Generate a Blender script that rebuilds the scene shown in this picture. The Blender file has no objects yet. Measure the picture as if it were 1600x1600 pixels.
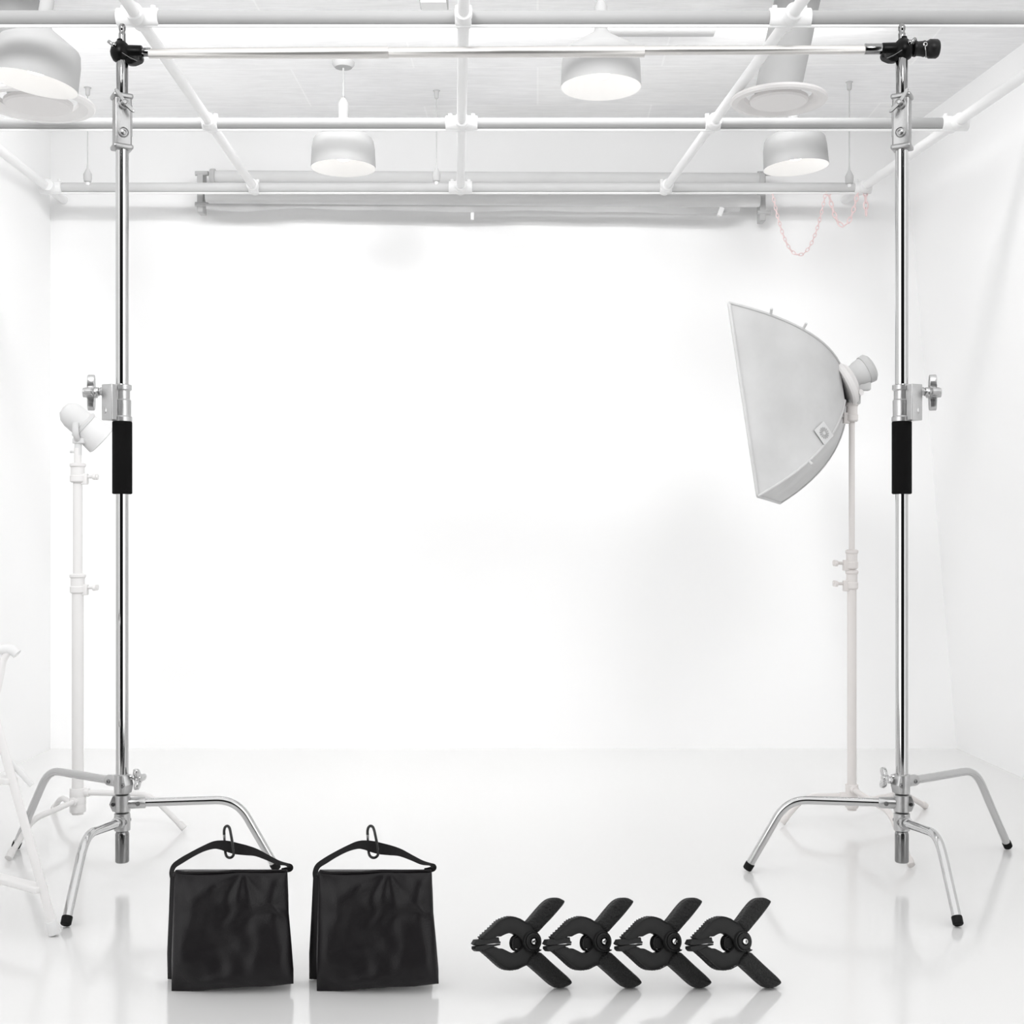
import bpy, bmesh, math, random
from mathutils import Vector, Matrix, noise
random.seed(4)
SC = bpy.context.scene
COL = SC.collection
PI = math.pi
V = Vector
F, HZ, CH = 2000.0, 820.0, 1.3875          # focal length in px, horizon row, camera height
D = 5.0                                    # distance of the two stands

def pt(px, py, Y=D):
    return V(((px - 800.0) * Y / F, Y, CH - (py - HZ) * Y / F))
def fl(px, py):                            # floor point seen at a pixel
    Y = CH * F / (py - HZ)
    return V(((px - 800.0) * Y / F, Y, 0.0))
def U(n, Y=D):                             # n pixels at distance Y, in metres
    return n * Y / F

# ------------------------------------------------------------------ materials
MATS = {}
def mat(name, col, rough=0.6, metal=0.0, bump=0.0, bscale=40.0, var=0.0, vscale=6.0, spec=0.25,
        stretch=(1, 1, 1), emit=None, sheen=0.0, ior=1.5, coat=0.0):
    if name in MATS: return MATS[name]
    m = bpy.data.materials.new(name); m.use_nodes = True
    nt = m.node_tree; b = nt.nodes['Principled BSDF']
    if not isinstance(col, (tuple, list)): col = (col, col, col)
    b.inputs['Base Color'].default_value = (*col, 1)
    b.inputs['Roughness'].default_value = rough
    b.inputs['Metallic'].default_value = metal
    b.inputs['Specular IOR Level'].default_value = spec
    b.inputs['IOR'].default_value = ior
    b.inputs['Sheen Weight'].default_value = sheen
    b.inputs['Coat Weight'].default_value = coat
    tc = nt.nodes.new('ShaderNodeTexCoord'); mp = nt.nodes.new('ShaderNodeMapping')
    mp.inputs['Scale'].default_value = stretch
    nt.links.new(tc.outputs['Object'], mp.inputs['Vector'])
    if var:
        n = nt.nodes.new('ShaderNodeTexNoise'); n.inputs['Scale'].default_value = vscale
        n.inputs['Detail'].default_value = 5
        r = nt.nodes.new('ShaderNodeMapRange')
        r.inputs['From Min'].default_value = 0.3; r.inputs['From Max'].default_value = 0.7
        r.inputs['To Min'].default_value = 1 - var; r.inputs['To Max'].default_value = 1 + var
        mx = nt.nodes.new('ShaderNodeVectorMath'); mx.operation = 'SCALE'
        mx.inputs[0].default_value = col
        nt.links.new(mp.outputs['Vector'], n.inputs['Vector'])
        nt.links.new(n.outputs['Fac'], r.inputs['Value'])
        nt.links.new(r.outputs['Result'], mx.inputs['Scale'])
        nt.links.new(mx.outputs['Vector'], b.inputs['Base Color'])
    if bump:
        n = nt.nodes.new('ShaderNodeTexNoise'); n.inputs['Scale'].default_value = bscale
        n.inputs['Detail'].default_value = 4
        bp = nt.nodes.new('ShaderNodeBump'); bp.inputs['Strength'].default_value = bump
        bp.inputs['Distance'].default_value = 0.01
        nt.links.new(mp.outputs['Vector'], n.inputs['Vector'])
        nt.links.new(n.outputs['Fac'], bp.inputs['Height'])
        nt.links.new(bp.outputs['Normal'], b.inputs['Normal'])
    if emit:
        b.inputs['Emission Color'].default_value = (*emit[:3], 1)
        b.inputs['Emission Strength'].default_value = emit[3]
    MATS[name] = m
    return m

CHROME = mat('polished_steel', 0.55, 0.07, 1.0, var=0.02)
CHROMED = mat('dark_steel', 0.24, 0.12, 1.0, var=0.03)
LEGM = mat('leg_steel', 0.54, 0.10, 1.0, var=0.02)
CAST = mat('cast_alloy', 0.33, 0.34, 1.0, bump=0.08, bscale=160, var=0.05, vscale=30)
CAST2 = mat('light_cast_alloy', 0.50, 0.32, 1.0, bump=0.08, bscale=160, var=0.05, vscale=30)
ALU = mat('satin_aluminium', (0.66, 0.645, 0.63), 0.34, 1.0, var=0.02)
BLKP = mat('black_plastic', 0.0015, 0.35, bump=0.05, bscale=200, spec=.12)
FOAM = mat('black_foam', 0.0028, 0.8, bump=0.25, bscale=500, spec=.1)
RUB = mat('black_rubber', 0.003, 0.6, spec=0.2)
FABRIC = mat('black_nylon', (0.0065, 0.0055, 0.0065), 0.40, bump=0.12, bscale=260, spec=0.24, var=0.1)
WEB = mat('black_webbing', (0.009, 0.0085, 0.009), 0.7, bump=0.6, bscale=300, stretch=(3, 1, 0.3))
CLAMPM = mat('charcoal_nylon', 0.014, 0.5, bump=0.10, bscale=400, spec=0.2)
CLAMPD = mat('dark_nylon', 0.012, 0.45, bump=0.1, bscale=300, spec=0.2)
GRIPM = mat('ribbed_grip', 0.013, 0.5, bump=1.0, bscale=110, stretch=(1, 1, 1.6), spec=0.25)
PGREY = mat('pale_grey_pipe', 0.47, 0.7, var=0.02)  # background colours from here down have the white haze mixed in
PGREY2 = mat('grey_lacquer', 0.48, 0.7, var=0.015)
PWHITE = mat('white_pipe', 0.80, 0.6, var=0.01)
LAMPIN = mat('lamp_inner_white_glow', 0.86, 0.8, emit=(1, 0.96, 0.92, 0.10))  # faint glow put into the lining for the bulb's light
BULB = mat('lamp_bulb_glow', 0.9, 0.5, emit=(1, 0.96, 0.9, 1.6))
SOFTF = mat('softbox_fabric', 0.53, 0.45, bump=0.8, bscale=6, var=0.07, vscale=5, spec=0.5)
PALE = mat('pale_metal', (0.72, 0.705, 0.70), 0.6)
PALER = mat('paler_metal', (0.80, 0.79, 0.785), 0.6)
PINK = mat('hazed_red_chain', (0.82, 0.66, 0.66), 0.6)  # red paled by the haze put into its colour
TAGM = mat('white_tag', 0.60, 0.7)

# ------------------------------------------------------------------ mesh helpers
def frame(axis, up=None):
    a = V(axis).normalized()
    u = V(up) if up else (V((0, 0, 1)) if abs(a.z) < 0.9 else V((0, 1, 0)))
    x = u.cross(a).normalized(); y = a.cross(x)
    return x, y, a

def ring_mesh(bm, rings, closed=True, cap0=True, cap1=True):
    rows = [[bm.verts.new(p) for p in r] for r in rings]
    n = len(rows[0])
    for a, b in zip(rows, rows[1:]):
        for i in range(n if closed else n - 1):
            j = (i + 1) % n
            bm.faces.new((a[i], a[j], b[j], b[i]))
    if cap0: bm.faces.new(list(reversed(rows[0])))
    if cap1: bm.faces.new(rows[-1])
    return rows

def lathe(bm, prof, o, axis=(0, 0, 1), n=40, cap=True):
    x, y, a = frame(axis); o = V(o)
    rings = []
    for r, h in prof:
        r = max(r, 1e-5)
        rings.append([o + a * h + (x * math.cos(t) + y * math.sin(t)) * r for t in [2 * PI * k / n for k in range(n)]])
    ring_mesh(bm, rings, True, cap, cap)

def cyl(bm, p0, p1, r, n=32, r1=None, bev=0.0):
    p0, p1 = V(p0), V(p1); L = (p1 - p0).length; r1 = r if r1 is None else r1
    if bev: prof = [(r - bev, 0), (r - bev * .3, bev * .3), (r, bev), (r1, L - bev), (r1 - bev * .3, L - bev * .3), (r1 - bev, L)]
    else: prof = [(r, 0), (r1, L)]
    lathe(bm, prof, p0, p1 - p0, n)

def fillet(pts, rad, seg=8):
    pts = [V(p) for p in pts]; out = [pts[0]]
    for i in range(1, len(pts) - 1):
        p = pts[i]; a = (pts[i - 1] - p); b = (pts[i + 1] - p)
        t = min(rad, a.length * .49, b.length * .49)
        A = p + a.normalized() * t; B = p + b.normalized() * t
        for k in range(seg + 1):
            s = k / seg
            out.append(A * (1 - s) ** 2 + p * 2 * s * (1 - s) + B * s * s)
    out.append(pts[-1]); return out

def tube(bm, pts, r, n=20, cap=True, closed=False):
    pts = [V(p) for p in pts]; N = len(pts)
    rs = r if isinstance(r, (list, tuple)) else [r] * N
    tang = []
    for i in range(N):
        if closed: t = pts[(i + 1) % N] - pts[i - 1]
        else: t = pts[min(i + 1, N - 1)] - pts[max(i - 1, 0)]
        tang.append(t.normalized())
    x, y, _ = frame(tang[0]); rings = []
    for i in range(N):
        if i:
            q = tang[i - 1].rotation_difference(tang[i]); x = q @ x
            x = (x - tang[i] * x.dot(tang[i])).normalized()
        y = tang[i].cross(x)
        rings.append([pts[i] + (x * math.cos(t) + y * math.sin(t)) * rs[i] for t in [2 * PI * k / n for k in range(n)]])
    rows = ring_mesh(bm, rings, True, cap and not closed, cap and not closed)
    if closed:
        a, b = rows[-1], rows[0]
        # match nearest offset
        off = min(range(n), key=lambda k: (a[0].co - b[k].co).length)
        for i in range(n):
            bm.faces.new((a[i], a[(i + 1) % n], b[(i + 1 + off) % n], b[(i + off) % n]))

def box(bm, c, size, rz=0.0, bev=0.0, M=None):
    b2 = bmesh.new(); bmesh.ops.create_cube(b2, size=1)
    bmesh.ops.scale(b2, vec=size, verts=b2.verts)
    if bev: bmesh.ops.bevel(b2, geom=list(b2.edges), offset=bev, segments=3, profile=0.5, affect='EDGES')
    R = M if M is not None else Matrix.Rotation(rz, 3, 'Z')
    merge(bm, b2, lambda v: V(c) + R @ v)

def merge(bm, b2, f=lambda v: v):
    mp = {}
    for v in b2.verts: mp[v] = bm.verts.new(f(v.co))
    for fc in b2.faces:
        try: bm.faces.new([mp[v] for v in fc.verts])
        except ValueError: pass
    b2.free()

def prism(bm, outline, th, to3, bev=0.0, seg=2, y0=None):
    """outline in 2-D, th thickness; to3(u, w, v): u across, w depth, v up"""
    b2 = bmesh.new(); h = th / 2
    a = [b2.verts.new((u, -h, v)) for u, v in outline]
    b = [b2.verts.new((u, h, v)) for u, v in outline]
    n = len(a)
    f1 = b2.faces.new(a); f2 = b2.faces.new(list(reversed(b)))
    for i in range(n): b2.faces.new((a[(i + 1) % n], a[i], b[i], b[(i + 1) % n]))
    if bev:
        eds = list(set(list(f1.edges) + list(f2.edges)))
        bmesh.ops.bevel(b2, geom=eds, offset=bev, segments=seg, profile=0.5, affect='EDGES', clamp_overlap=True)
    bmesh.ops.triangulate(b2, faces=[f for f in b2.faces if len(f.verts) > 4])
    merge(bm, b2, lambda v: to3(v.x, v.y, v.z))

def smooth_poly(pts, it=2, closed=True):
    for _ in range(it):
        out = []; n = len(pts)
        for i in range(n):
            p, q = pts[i], pts[(i + 1) % n]
            out.append((p[0] * .75 + q[0] * .25, p[1] * .75 + q[1] * .25))
            out.append((p[0] * .25 + q[0] * .75, p[1] * .25 + q[1] * .75))
        pts = out
    return pts

def root_of(o):
    while o.parent: o = o.parent
    return o
def obj(name, bm, m, parent=None, ang=35, origin=None, smooth=True, label=None):
    bmesh.ops.recalc_face_normals(bm, faces=list(bm.faces))
    o0 = V(root_of(parent).location) if parent else (V(origin) if origin else V((0, 0, 0)))
    for v in bm.verts: v.co -= o0
    me = bpy.data.meshes.new(name); bm.to_mesh(me); bm.free()
    if smooth:
        me.polygons.foreach_set('use_smooth', [True] * len(me.polygons))
        me.set_sharp_from_angle(angle=math.radians(ang))
    me.materials.append(m)
    o = bpy.data.objects.new(name, me); COL.objects.link(o)
    if parent: o.parent = parent
    else: o.location = o0
    if label: o['label'] = label
    return o
def thing(name, label, cat, loc, group=None):
    o = bpy.data.objects.new(name, None); COL.objects.link(o)
    o.empty_display_size = 0.05
    o.location = loc; o['label'] = label; o['category'] = cat
    if group: o['group'] = group
    return o
def tag(o, label, cat, group=None):
    o['label'] = label; o['category'] = cat
    if group: o['group'] = group
    return o
def struct(o): o['kind'] = 'structure'; return o
def NB(): return bmesh.new()
def copy_tree(o, parent=None):
    c = o.copy(); COL.objects.link(c); c.parent = parent
    for ch in list(o.children): copy_tree(ch, c)
    return c

# ================================================================== THE ROOM
WY = 7.93; CZ = CH + 615 * WY / F                       # back wall, ceiling height
WALLM = mat('white_wall_paint', 0.88, 0.85, bump=0.02, bscale=3)
WALLR = mat('white_side_wall_paint', 0.90, 0.85, bump=0.02, bscale=3)

def quad_surface(name, m, f, nu=24, nv=24, thick=None):
    bm = NB()
    rows = [[f(i / nu, j / nv) for i in range(nu + 1)] for j in range(nv + 1)]
    vs = [[bm.verts.new(p) for p in r] for r in rows]
    for j in range(nv):
        for i in range(nu):
            bm.faces.new((vs[j][i], vs[j][i + 1], vs[j + 1][i + 1], vs[j + 1][i]))
    if thick:
        bw = [[bm.verts.new(V(p) + V(thick)) for p in r] for r in rows]
        for j in range(nv):
            for i in range(nu):
                bm.faces.new((bw[j][i], bw[j + 1][i], bw[j + 1][i + 1], bw[j][i + 1]))
        for i in range(nu):
            bm.faces.new((vs[0][i + 1], vs[0][i], bw[0][i], bw[0][i + 1]))
            bm.faces.new((vs[nv][i], vs[nv][i + 1], bw[nv][i + 1], bw[nv][i]))
        for j in range(nv):
            bm.faces.new((vs[j][0], vs[j + 1][0], bw[j + 1][0], bw[j][0]))
            bm.faces.new((vs[j + 1][nu], vs[j][nu], bw[j][nu], bw[j + 1][nu]))
    return struct(obj(name, bm, m))

# floor: white, faintly glossy
FLOORM = bpy.data.materials.new('white_gloss_floor'); FLOORM.use_nodes = True
nt = FLOORM.node_tree; b = nt.nodes['Principled BSDF']
b.inputs['Base Color'].default_value = (0.76, 0.757, 0.754, 1)
b.inputs['Roughness'].default_value = 0.13
b.inputs['IOR'].default_value = 2.15
tc = nt.nodes.new('ShaderNodeTexCoord'); n = nt.nodes.new('ShaderNodeTexNoise')
n.inputs['Scale'].default_value = 2.0; n.inputs['Detail'].default_value = 6
bp = nt.nodes.new('ShaderNodeBump'); bp.inputs['Strength'].default_value = 0.015
nt.links.new(tc.outputs['Object'], n.inputs['Vector']); nt.links.new(n.outputs['Fac'], bp.inputs['Height'])
nt.links.new(bp.outputs['Normal'], b.inputs['Normal'])

def rx(Y): return 2.756 + (WY - Y) * 0.045               # foot of the right wall
def rt(Y): return 2.43 + (WY - Y) * 0.11                 # its top, where the ceiling meets it
Y0F, Y0W = 2.5, 3.4
quad_surface('floor', FLOORM, lambda u, v: V((-2.86 + u * (rx(Y0F + v * (WY - Y0F)) + 2.86 + .02), Y0F + v * (WY - Y0F), 0)), thick=(0, 0, -0.08))
quad_surface('wall_back', WALLM, lambda u, v: V((-2.9 + u * 5.75, WY, v * (CZ + .05))), thick=(0, 0.12, 0))
quad_surface('wall_left', WALLM, lambda u, v: V((-2.86, Y0W + u * (WY - Y0W), v * (CZ + .05))), thick=(-0.1, 0, 0))
def rwall(u, v):
    Y = Y0W + u * (WY - Y0W)
    return V((rx(Y) * (1 - v) + rt(Y) * v, Y, v * (CZ + .02)))
quad_surface('wall_right', WALLR, rwall, thick=(0.1, 0, 0))

CEILM = bpy.data.materials.new('pale_board_ceiling'); CEILM.use_nodes = True
nt = CEILM.node_tree; b = nt.nodes['Principled BSDF']; b.inputs['Roughness'].default_value = 0.9
tc = nt.nodes.new('ShaderNodeTexCoord')
mp1 = nt.nodes.new('ShaderNodeMapping'); mp1.inputs['Scale'].default_value = (2, 14, 1)
n1 = nt.nodes.new('ShaderNodeTexNoise'); n1.inputs['Scale'].default_value = 3.5; n1.inputs['Detail'].default_value = 9; n1.inputs['Roughness'].default_value = 0.65
mp2 = nt.nodes.new('ShaderNodeMapping'); mp2.inputs['Scale'].default_value = (1, 1, 1)
n2 = nt.nodes.new('ShaderNodeTexNoise'); n2.inputs['Scale'].default_value = 1.3; n2.inputs['Detail'].default_value = 4
br = nt.nodes.new('ShaderNodeTexBrick')
br.inputs['Scale'].default_value = 1.0; br.inputs['Brick Width'].default_value = 1.32; br.inputs['Row Height'].default_value = 0.62
br.inputs['Mortar Size'].default_value = 0.006; br.inputs['Mortar Smooth'].default_value = 0.4
br.inputs['Color1'].default_value = (1, 1, 1, 1); br.inputs['Color2'].default_value = (0.97, 0.97, 0.98, 1)
br.inputs['Mortar'].default_value = (1.06, 1.06, 1.06, 1)
nt.links.new(tc.outputs['Object'], mp1.inputs['Vector']); nt.links.new(mp1.outputs['Vector'], n1.inputs['Vector'])
nt.links.new(tc.outputs['Object'], n2.inputs['Vector'])
mpb = nt.nodes.new('ShaderNodeMapping'); mpb.inputs['Rotation'].default_value = (0, 0, 0.02)
nt.links.new(tc.outputs['Object'], mpb.inputs['Vector']); nt.links.new(mpb.outputs['Vector'], br.inputs['Vector'])
add = nt.nodes.new('ShaderNodeMath'); add.operation = 'ADD'
nt.links.new(n1.outputs['Fac'], add.inputs[0]); nt.links.new(n2.outputs['Fac'], add.inputs[1])
rr = nt.nodes.new('ShaderNodeMapRange'); rr.inputs['From Min'].default_value = 0.7; rr.inputs['From Max'].default_value = 1.3
rr.inputs['To Min'].default_value = 0.80; rr.inputs['To Max'].default_value = 0.95
nt.links.new(add.outputs[0], rr.inputs['Value'])
# haze fade put into the board colour: paler towards the left wall
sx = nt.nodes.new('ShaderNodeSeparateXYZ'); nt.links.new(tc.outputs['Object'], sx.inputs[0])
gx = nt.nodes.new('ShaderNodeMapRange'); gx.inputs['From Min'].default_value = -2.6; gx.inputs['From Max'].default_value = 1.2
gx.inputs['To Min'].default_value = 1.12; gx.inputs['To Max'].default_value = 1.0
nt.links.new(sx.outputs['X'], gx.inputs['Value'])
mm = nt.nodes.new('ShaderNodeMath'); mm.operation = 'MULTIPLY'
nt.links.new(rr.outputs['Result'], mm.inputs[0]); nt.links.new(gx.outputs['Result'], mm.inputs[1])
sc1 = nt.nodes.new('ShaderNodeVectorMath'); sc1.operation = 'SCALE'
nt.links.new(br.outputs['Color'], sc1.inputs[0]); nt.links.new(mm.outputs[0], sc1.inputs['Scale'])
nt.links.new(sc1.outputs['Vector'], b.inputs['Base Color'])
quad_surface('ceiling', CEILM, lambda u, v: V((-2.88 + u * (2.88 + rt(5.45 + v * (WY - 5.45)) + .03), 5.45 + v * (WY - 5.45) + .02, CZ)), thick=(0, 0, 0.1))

# ================================================================== CEILING PIPES
PZ = 3.40; PR = 0.028
def pY(py): return (PZ - CH) * F / (HZ - py)
def pp(px, py): return pt(px, py, pY(py))
YA, YB, YC = pY(28), pY(193), pY(293)
def cross_pipe(Y, x0, x1, label, tees, m=None):
    bm = NB(); cyl(bm, (x0, Y, PZ), (x1, Y, PZ), PR, 24)
    o = tag(obj('ceiling_pipe', bm, m), label, 'pipe', 'pipes running across the ceiling')
    bm = NB(); cyl(bm, (x0 + .02, Y - .004, PZ - PR - .006), (x1 - .02, Y - .004, PZ - PR - .006), 0.0065, 10)  # white strip modelled as the bright highlight along the pipe's underside
    obj('underside_highlight', bm, PWHITE, o, label='thin white strip standing in for the highlight under the pipe')
    for (x, w, dx) in tees:
        bm = NB()
        cyl(bm, (x - w / 2, Y, PZ), (x + w / 2, Y, PZ), PR + .009, 24, bev=.003)
        cyl(bm, (x - dx * .07, Y - .07, PZ), (x + dx * .055, Y + .055, PZ), PR + .007, 24, bev=.003)
        for s in (-1, 1):
            cyl(bm, (x + s * w * .36, Y, PZ + .02), (x + s * w * .36, Y, PZ + .048), 0.010, 10)
        obj('pipe_fitting', bm, PWHITE, o, label='white cross fitting')
    return o
# long pipes
def seg_at(p0, p1, Y):
    t = (Y - p0.y) / (p1.y - p0.y); return p0 + (p1 - p0) * t
LONG = {'l': (pp(218, 31), pp(397, 293)), 'm': (pp(724, 31), pp(719.5, 295)), 'r': (pp(1228, 36), pp(1038, 296)),
        'wr': (pp(1600, 118), pp(1345, 295)), 'wl': (pp(0, 235), pp(72, 291))}
def LX(k, Y): return seg_at(*LONG[k], Y).x
def slope(k): a, c = LONG[k]; return (c.x - a.x) / (c.y - a.y)
xl, xr = -2.86, None
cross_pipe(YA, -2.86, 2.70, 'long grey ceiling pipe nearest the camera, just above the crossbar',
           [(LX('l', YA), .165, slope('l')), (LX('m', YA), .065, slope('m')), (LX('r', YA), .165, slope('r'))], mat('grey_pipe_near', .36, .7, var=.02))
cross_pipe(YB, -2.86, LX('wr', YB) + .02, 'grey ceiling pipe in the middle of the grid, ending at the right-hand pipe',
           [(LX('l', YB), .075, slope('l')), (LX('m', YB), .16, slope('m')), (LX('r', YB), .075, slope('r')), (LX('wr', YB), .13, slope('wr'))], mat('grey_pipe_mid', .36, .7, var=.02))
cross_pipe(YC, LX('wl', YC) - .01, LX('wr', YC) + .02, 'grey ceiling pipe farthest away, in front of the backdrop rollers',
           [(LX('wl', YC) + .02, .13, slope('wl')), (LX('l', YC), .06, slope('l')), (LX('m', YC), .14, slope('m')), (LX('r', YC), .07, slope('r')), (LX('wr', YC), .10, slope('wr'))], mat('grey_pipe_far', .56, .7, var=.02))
for k, lab, r, m, y1 in (('l', 'white ceiling pipe slanting over the left stand', .0235, PWHITE, YC),
                     ('m', 'white ceiling pipe running straight away at the middle', .0235, PWHITE, YC),
                     ('r', 'white ceiling pipe slanting past the round ceiling duct', .0235, PWHITE, YC),
                     ('wr', 'pale pipe running along the right wall', .026, PWHITE, WY + .02),
                     ('wl', 'pale pipe running along the left wall', .026, PWHITE, WY + .02)):
    a, c = seg_at(*LONG[k], 4.1), seg_at(*LONG[k], y1)
    bm = NB(); cyl(bm, a, c, r, 24)
    tag(obj('ceiling_pipe', bm, m), lab, 'pipe', 'pipes running away under the ceiling')

# ================================================================== PENDANT LAMPS
def lamp(px, y_open, wpx, Y, label, tilt=0.0, ypx_top=None):
    c = pt(px, y_open, Y); R = U(wpx, Y) / 2; k = R / 50.0      # one unit = one px of the 100 px wide lamp
    t = thing('pendant_lamp', label, 'lamp', (c.x, Y, c.z), 'pendant lamps on the ceiling')
    rot = Matrix.Rotation(tilt, 3, 'Y')
    def place(bm):
        for v in bm.verts: v.co = c + rot @ (v.co - c)
        return bm
    outer = [(50, 0), (50, 1.5), (49.5, 8), (48.5, 30), (46.5, 42), (44, 46), (12, 66), (9, 70), (8.5, 74)]
    bm = NB(); lathe(bm, [(r * k, h * k) for r, h in outer], c, n=56, cap=False)
    obj('lamp_shade', place(bm), PGREY2 if Y < 6 else mat('grey_lacquer_rear', .36, .7, var=.015), t, label='grey outer shade')
    inner = [(50, 0), (49, 0.3), (48, 8), (47, 30), (43, 41), (10, 61), (0, 62)]
    bm = NB(); lathe(bm, [(r * k, h * k) for r, h in inner], c, n=56, cap=False)
    obj('shade_lining', place(bm), LAMPIN, t, label='white lining of the shade')
    bm = NB(); lathe(bm, [(0, 12 * k), (9 * k, 13 * k), (14 * k, 20 * k), (14 * k, 26 * k), (7 * k, 40 * k), (6 * k, 60 * k)], c, n=28, cap=False)
    obj('bulb', place(bm), BULB, t)
    bm = NB(); lathe(bm, [(8 * k, 70 * k), (8 * k, 100 * k), (4 * k, 108 * k), (2 * k, 110 * k), (0.01, 110 * k)], c, n=24)
    obj('lamp_neck', place(bm), PGREY2, t)
    bm = NB(); top = c + rot @ V((0, 0, 108 * k))
    cyl(bm, top, (c.x + math.sin(tilt) * (CZ - c.z), Y, CZ + .005), 0.0045, 10)
    obj('cord', bm, PGREY2, t)
    bm = NB(); lathe(bm, [(.055, -.02), (.05, -.03), (.0, -.032)], (c.x + math.sin(tilt) * (CZ - c.z), Y, CZ), n=24)
    bm.free(); bm = NB(); lathe(bm, [(.0, -.03), (.045, -.028), (.058, -.012), (.06, .004)], (c.x + math.sin(tilt) * (CZ - c.z), Y, CZ), n=28)
    obj('ceiling_rose', bm, PGREY2, t)
    return t
lamp(536.5, 263, 101, 6.75, 'grey pendant lamp hanging left of centre below the middle cross pipe')
lamp(939, 137, 126, 5.45, 'grey pendant lamp hanging behind the crossbar, near its middle')
lamp(1244, 262, 101, 6.75, 'grey pendant lamp hanging in front of the looped red chains', tilt=-0.06)
lamp(53, 131, 133, 5.42, 'large grey pendant lamp cut off at the top left corner', tilt=0.16)

# ================================================================== ROUND DUCTS WITH RING DIFFUSERS
def duct(px, py, wpx, Y, lean, label, m_ring):
    c = pt(px, py, Y); R = U(wpx, Y) / 2
    t = thing('ceiling_duct', label, 'duct', (c.x, Y, c.z), 'round ducts under the ceiling')
    bm = NB(); cyl(bm, c + V((-.01, 0, .02)), V((c.x + lean, Y, CZ + .005)), R * .47, 40)
    obj('duct_pipe', bm, mat('duct_grey', 0.44, 0.7, var=0.03), t)
    bm = NB()
    prof = [(R * .70, .03), (R * .97, .012), (R, 0), (R * .97, -.010), (R * .86, -.012), (R * .80, .002), (R * .70, .012), (R * .68, .03)]
    lathe(bm, prof, c, n=64, cap=False)
    obj('diffuser_ring', bm, m_ring, t)
    bm = NB(); lathe(bm, [(R * .02, -.010), (R * .56, -.012), (R * .60, -.004), (R * .60, .01), (R * .45, .03)], c, n=56)
    obj('diffuser_plate', bm, PALE, t)
duct(1217, 157, 150, 5.9, .09, 'grey round duct with a wide ring diffuser beneath, left of the right stand', PALE)
duct(60, 163, 172, 5.95, -.12, 'pale ring diffuser under a round duct behind the top left lamp', PALER)

# ================================================================== HANGING SOCKETS
def socket(px, y1, Y, label):
    c = pt(px, y1, Y)
    t = thing('hanging_socket', label, 'socket', c, 'bulb sockets hanging on cords')
    bm = NB(); cyl(bm, c + V((0, 0, .07)), (c.x, Y, CZ + .005), .0035, 10); obj('cord', bm, PGREY2, t)
    bm = NB(); lathe(bm, [(.012, 0), (.02, .004), (.023, .02), (.023, .045), (.015, .062), (.006, .08), (.004, .10)], c, n=24)
    obj('bulb_socket', bm, PGREY2, t)
    bm = NB(); lathe(bm, [(.0, -.016), (.008, -.014), (.011, -.005), (.011, .006)], c, n=20)
    obj('bulb_tip', bm, PWHITE, t)
    bm = NB(); lathe(bm, [(.008, -.045), (.012, -.04), (.014, -.005), (.026, .004)], (c.x, Y, CZ), n=24)
    obj('cord_cap', bm, PGREY2, t)
socket(137, 285, 7.14, 'small grey bulb socket on a cord beside the left stand')
socket(682, 284, 7.19, 'small grey bulb socket on a cord left of the middle pipe')
socket(1327, 288, 7.05, 'small grey bulb socket on a cord left of the right stand')
# small grey box on the ceiling by the middle pipe
bm = NB(); c = pt(678, 4, 5.7); box(bm, (c.x, 5.7, CZ - .06), (.125, .12, .13), bev=.006)
t = tag(obj('junction_box', bm, PGREY2), 'small grey box on the ceiling left of the middle pipe', 'box')
bm = NB(); box(bm, (c.x, 5.7, CZ - .128), (.115, .11, .012), bev=.003); obj('box_lid', bm, PWHITE, t, label='white lid')
# grey fixture track behind the centre lamp
bm = NB(); c = pt(1020, 47, 5.78); c = pt(1022, 47, 6.28); box(bm, (c.x, 6.28, CZ - .012), (.60, .10, .03), bev=.006)
tag(obj('ceiling_track', bm, PGREY2), 'flat grey track on the ceiling right of the centre lamp', 'track')

# ================================================================== BACKDROP ROLLERS ON THE BACK WALL
RYd = 7.80
RGREY = mat('roller_grey', 0.64, 0.7, var=0.02)
t = thing('backdrop_roller', 'upper grey backdrop roller fixed high on the back wall', 'roller', pt(756, 278, RYd), 'backdrop rollers on the back wall')
bm = NB(); cyl(bm, pt(334, 277, RYd), pt(1190, 281, RYd), U(10.5, RYd), 28, bev=.004); obj('roller_tube', bm, RGREY, t)
for x, y in ((334, 277), (1190, 281)):
    bm = NB(); cyl(bm, pt(x - 5, y, RYd), pt(x + 3, y, RYd), U(13, RYd), 24, bev=.004); obj('end_cap', bm, PGREY2, t)
t = thing('backdrop_roller', 'lower white backdrop roller with a grey bottom bar', 'roller', pt(740, 312, RYd), 'backdrop rollers on the back wall')
bm = NB(); cyl(bm, pt(322, 308, RYd), pt(1187, 314, RYd), U(9.5, RYd), 28, bev=.004); obj('roller_tube', bm, PWHITE, t)
bm = NB(); N = 120                                  # the loose lower hem
rows = []
for k in range(N + 1):
    x = 322 + (1156 - 322) * k / N; s = k / N
    top = 318 + 6 * s; w = 9 + 2.6 * math.sin(s * 23) * math.sin(s * 7 + 1) + 2 * noise.noise(V((s * 9, 0, 0)))
    rows.append([pt(x, top, RYd - .03), pt(x, top + w, RYd - .035), pt(x, top + w, RYd - .025), pt(x, top, RYd - .02)])
ring_mesh(bm, rows); obj('bottom_bar', bm, PGREY, t, label='grey bar with a wavy hem')
bm = NB(); box(bm, pt(1126, 331, RYd - .05), (.03, .02, .055), M=Matrix.Rotation(.35, 3, 'Y'), bev=.004); obj('clip', bm, PWHITE, t, label='white clip')
bm = NB(); box(bm, pt(738, 338, RYd - .04), (.02, .015, .045), bev=.003); obj('clip', bm, PWHITE, t, label='white clip')
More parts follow.
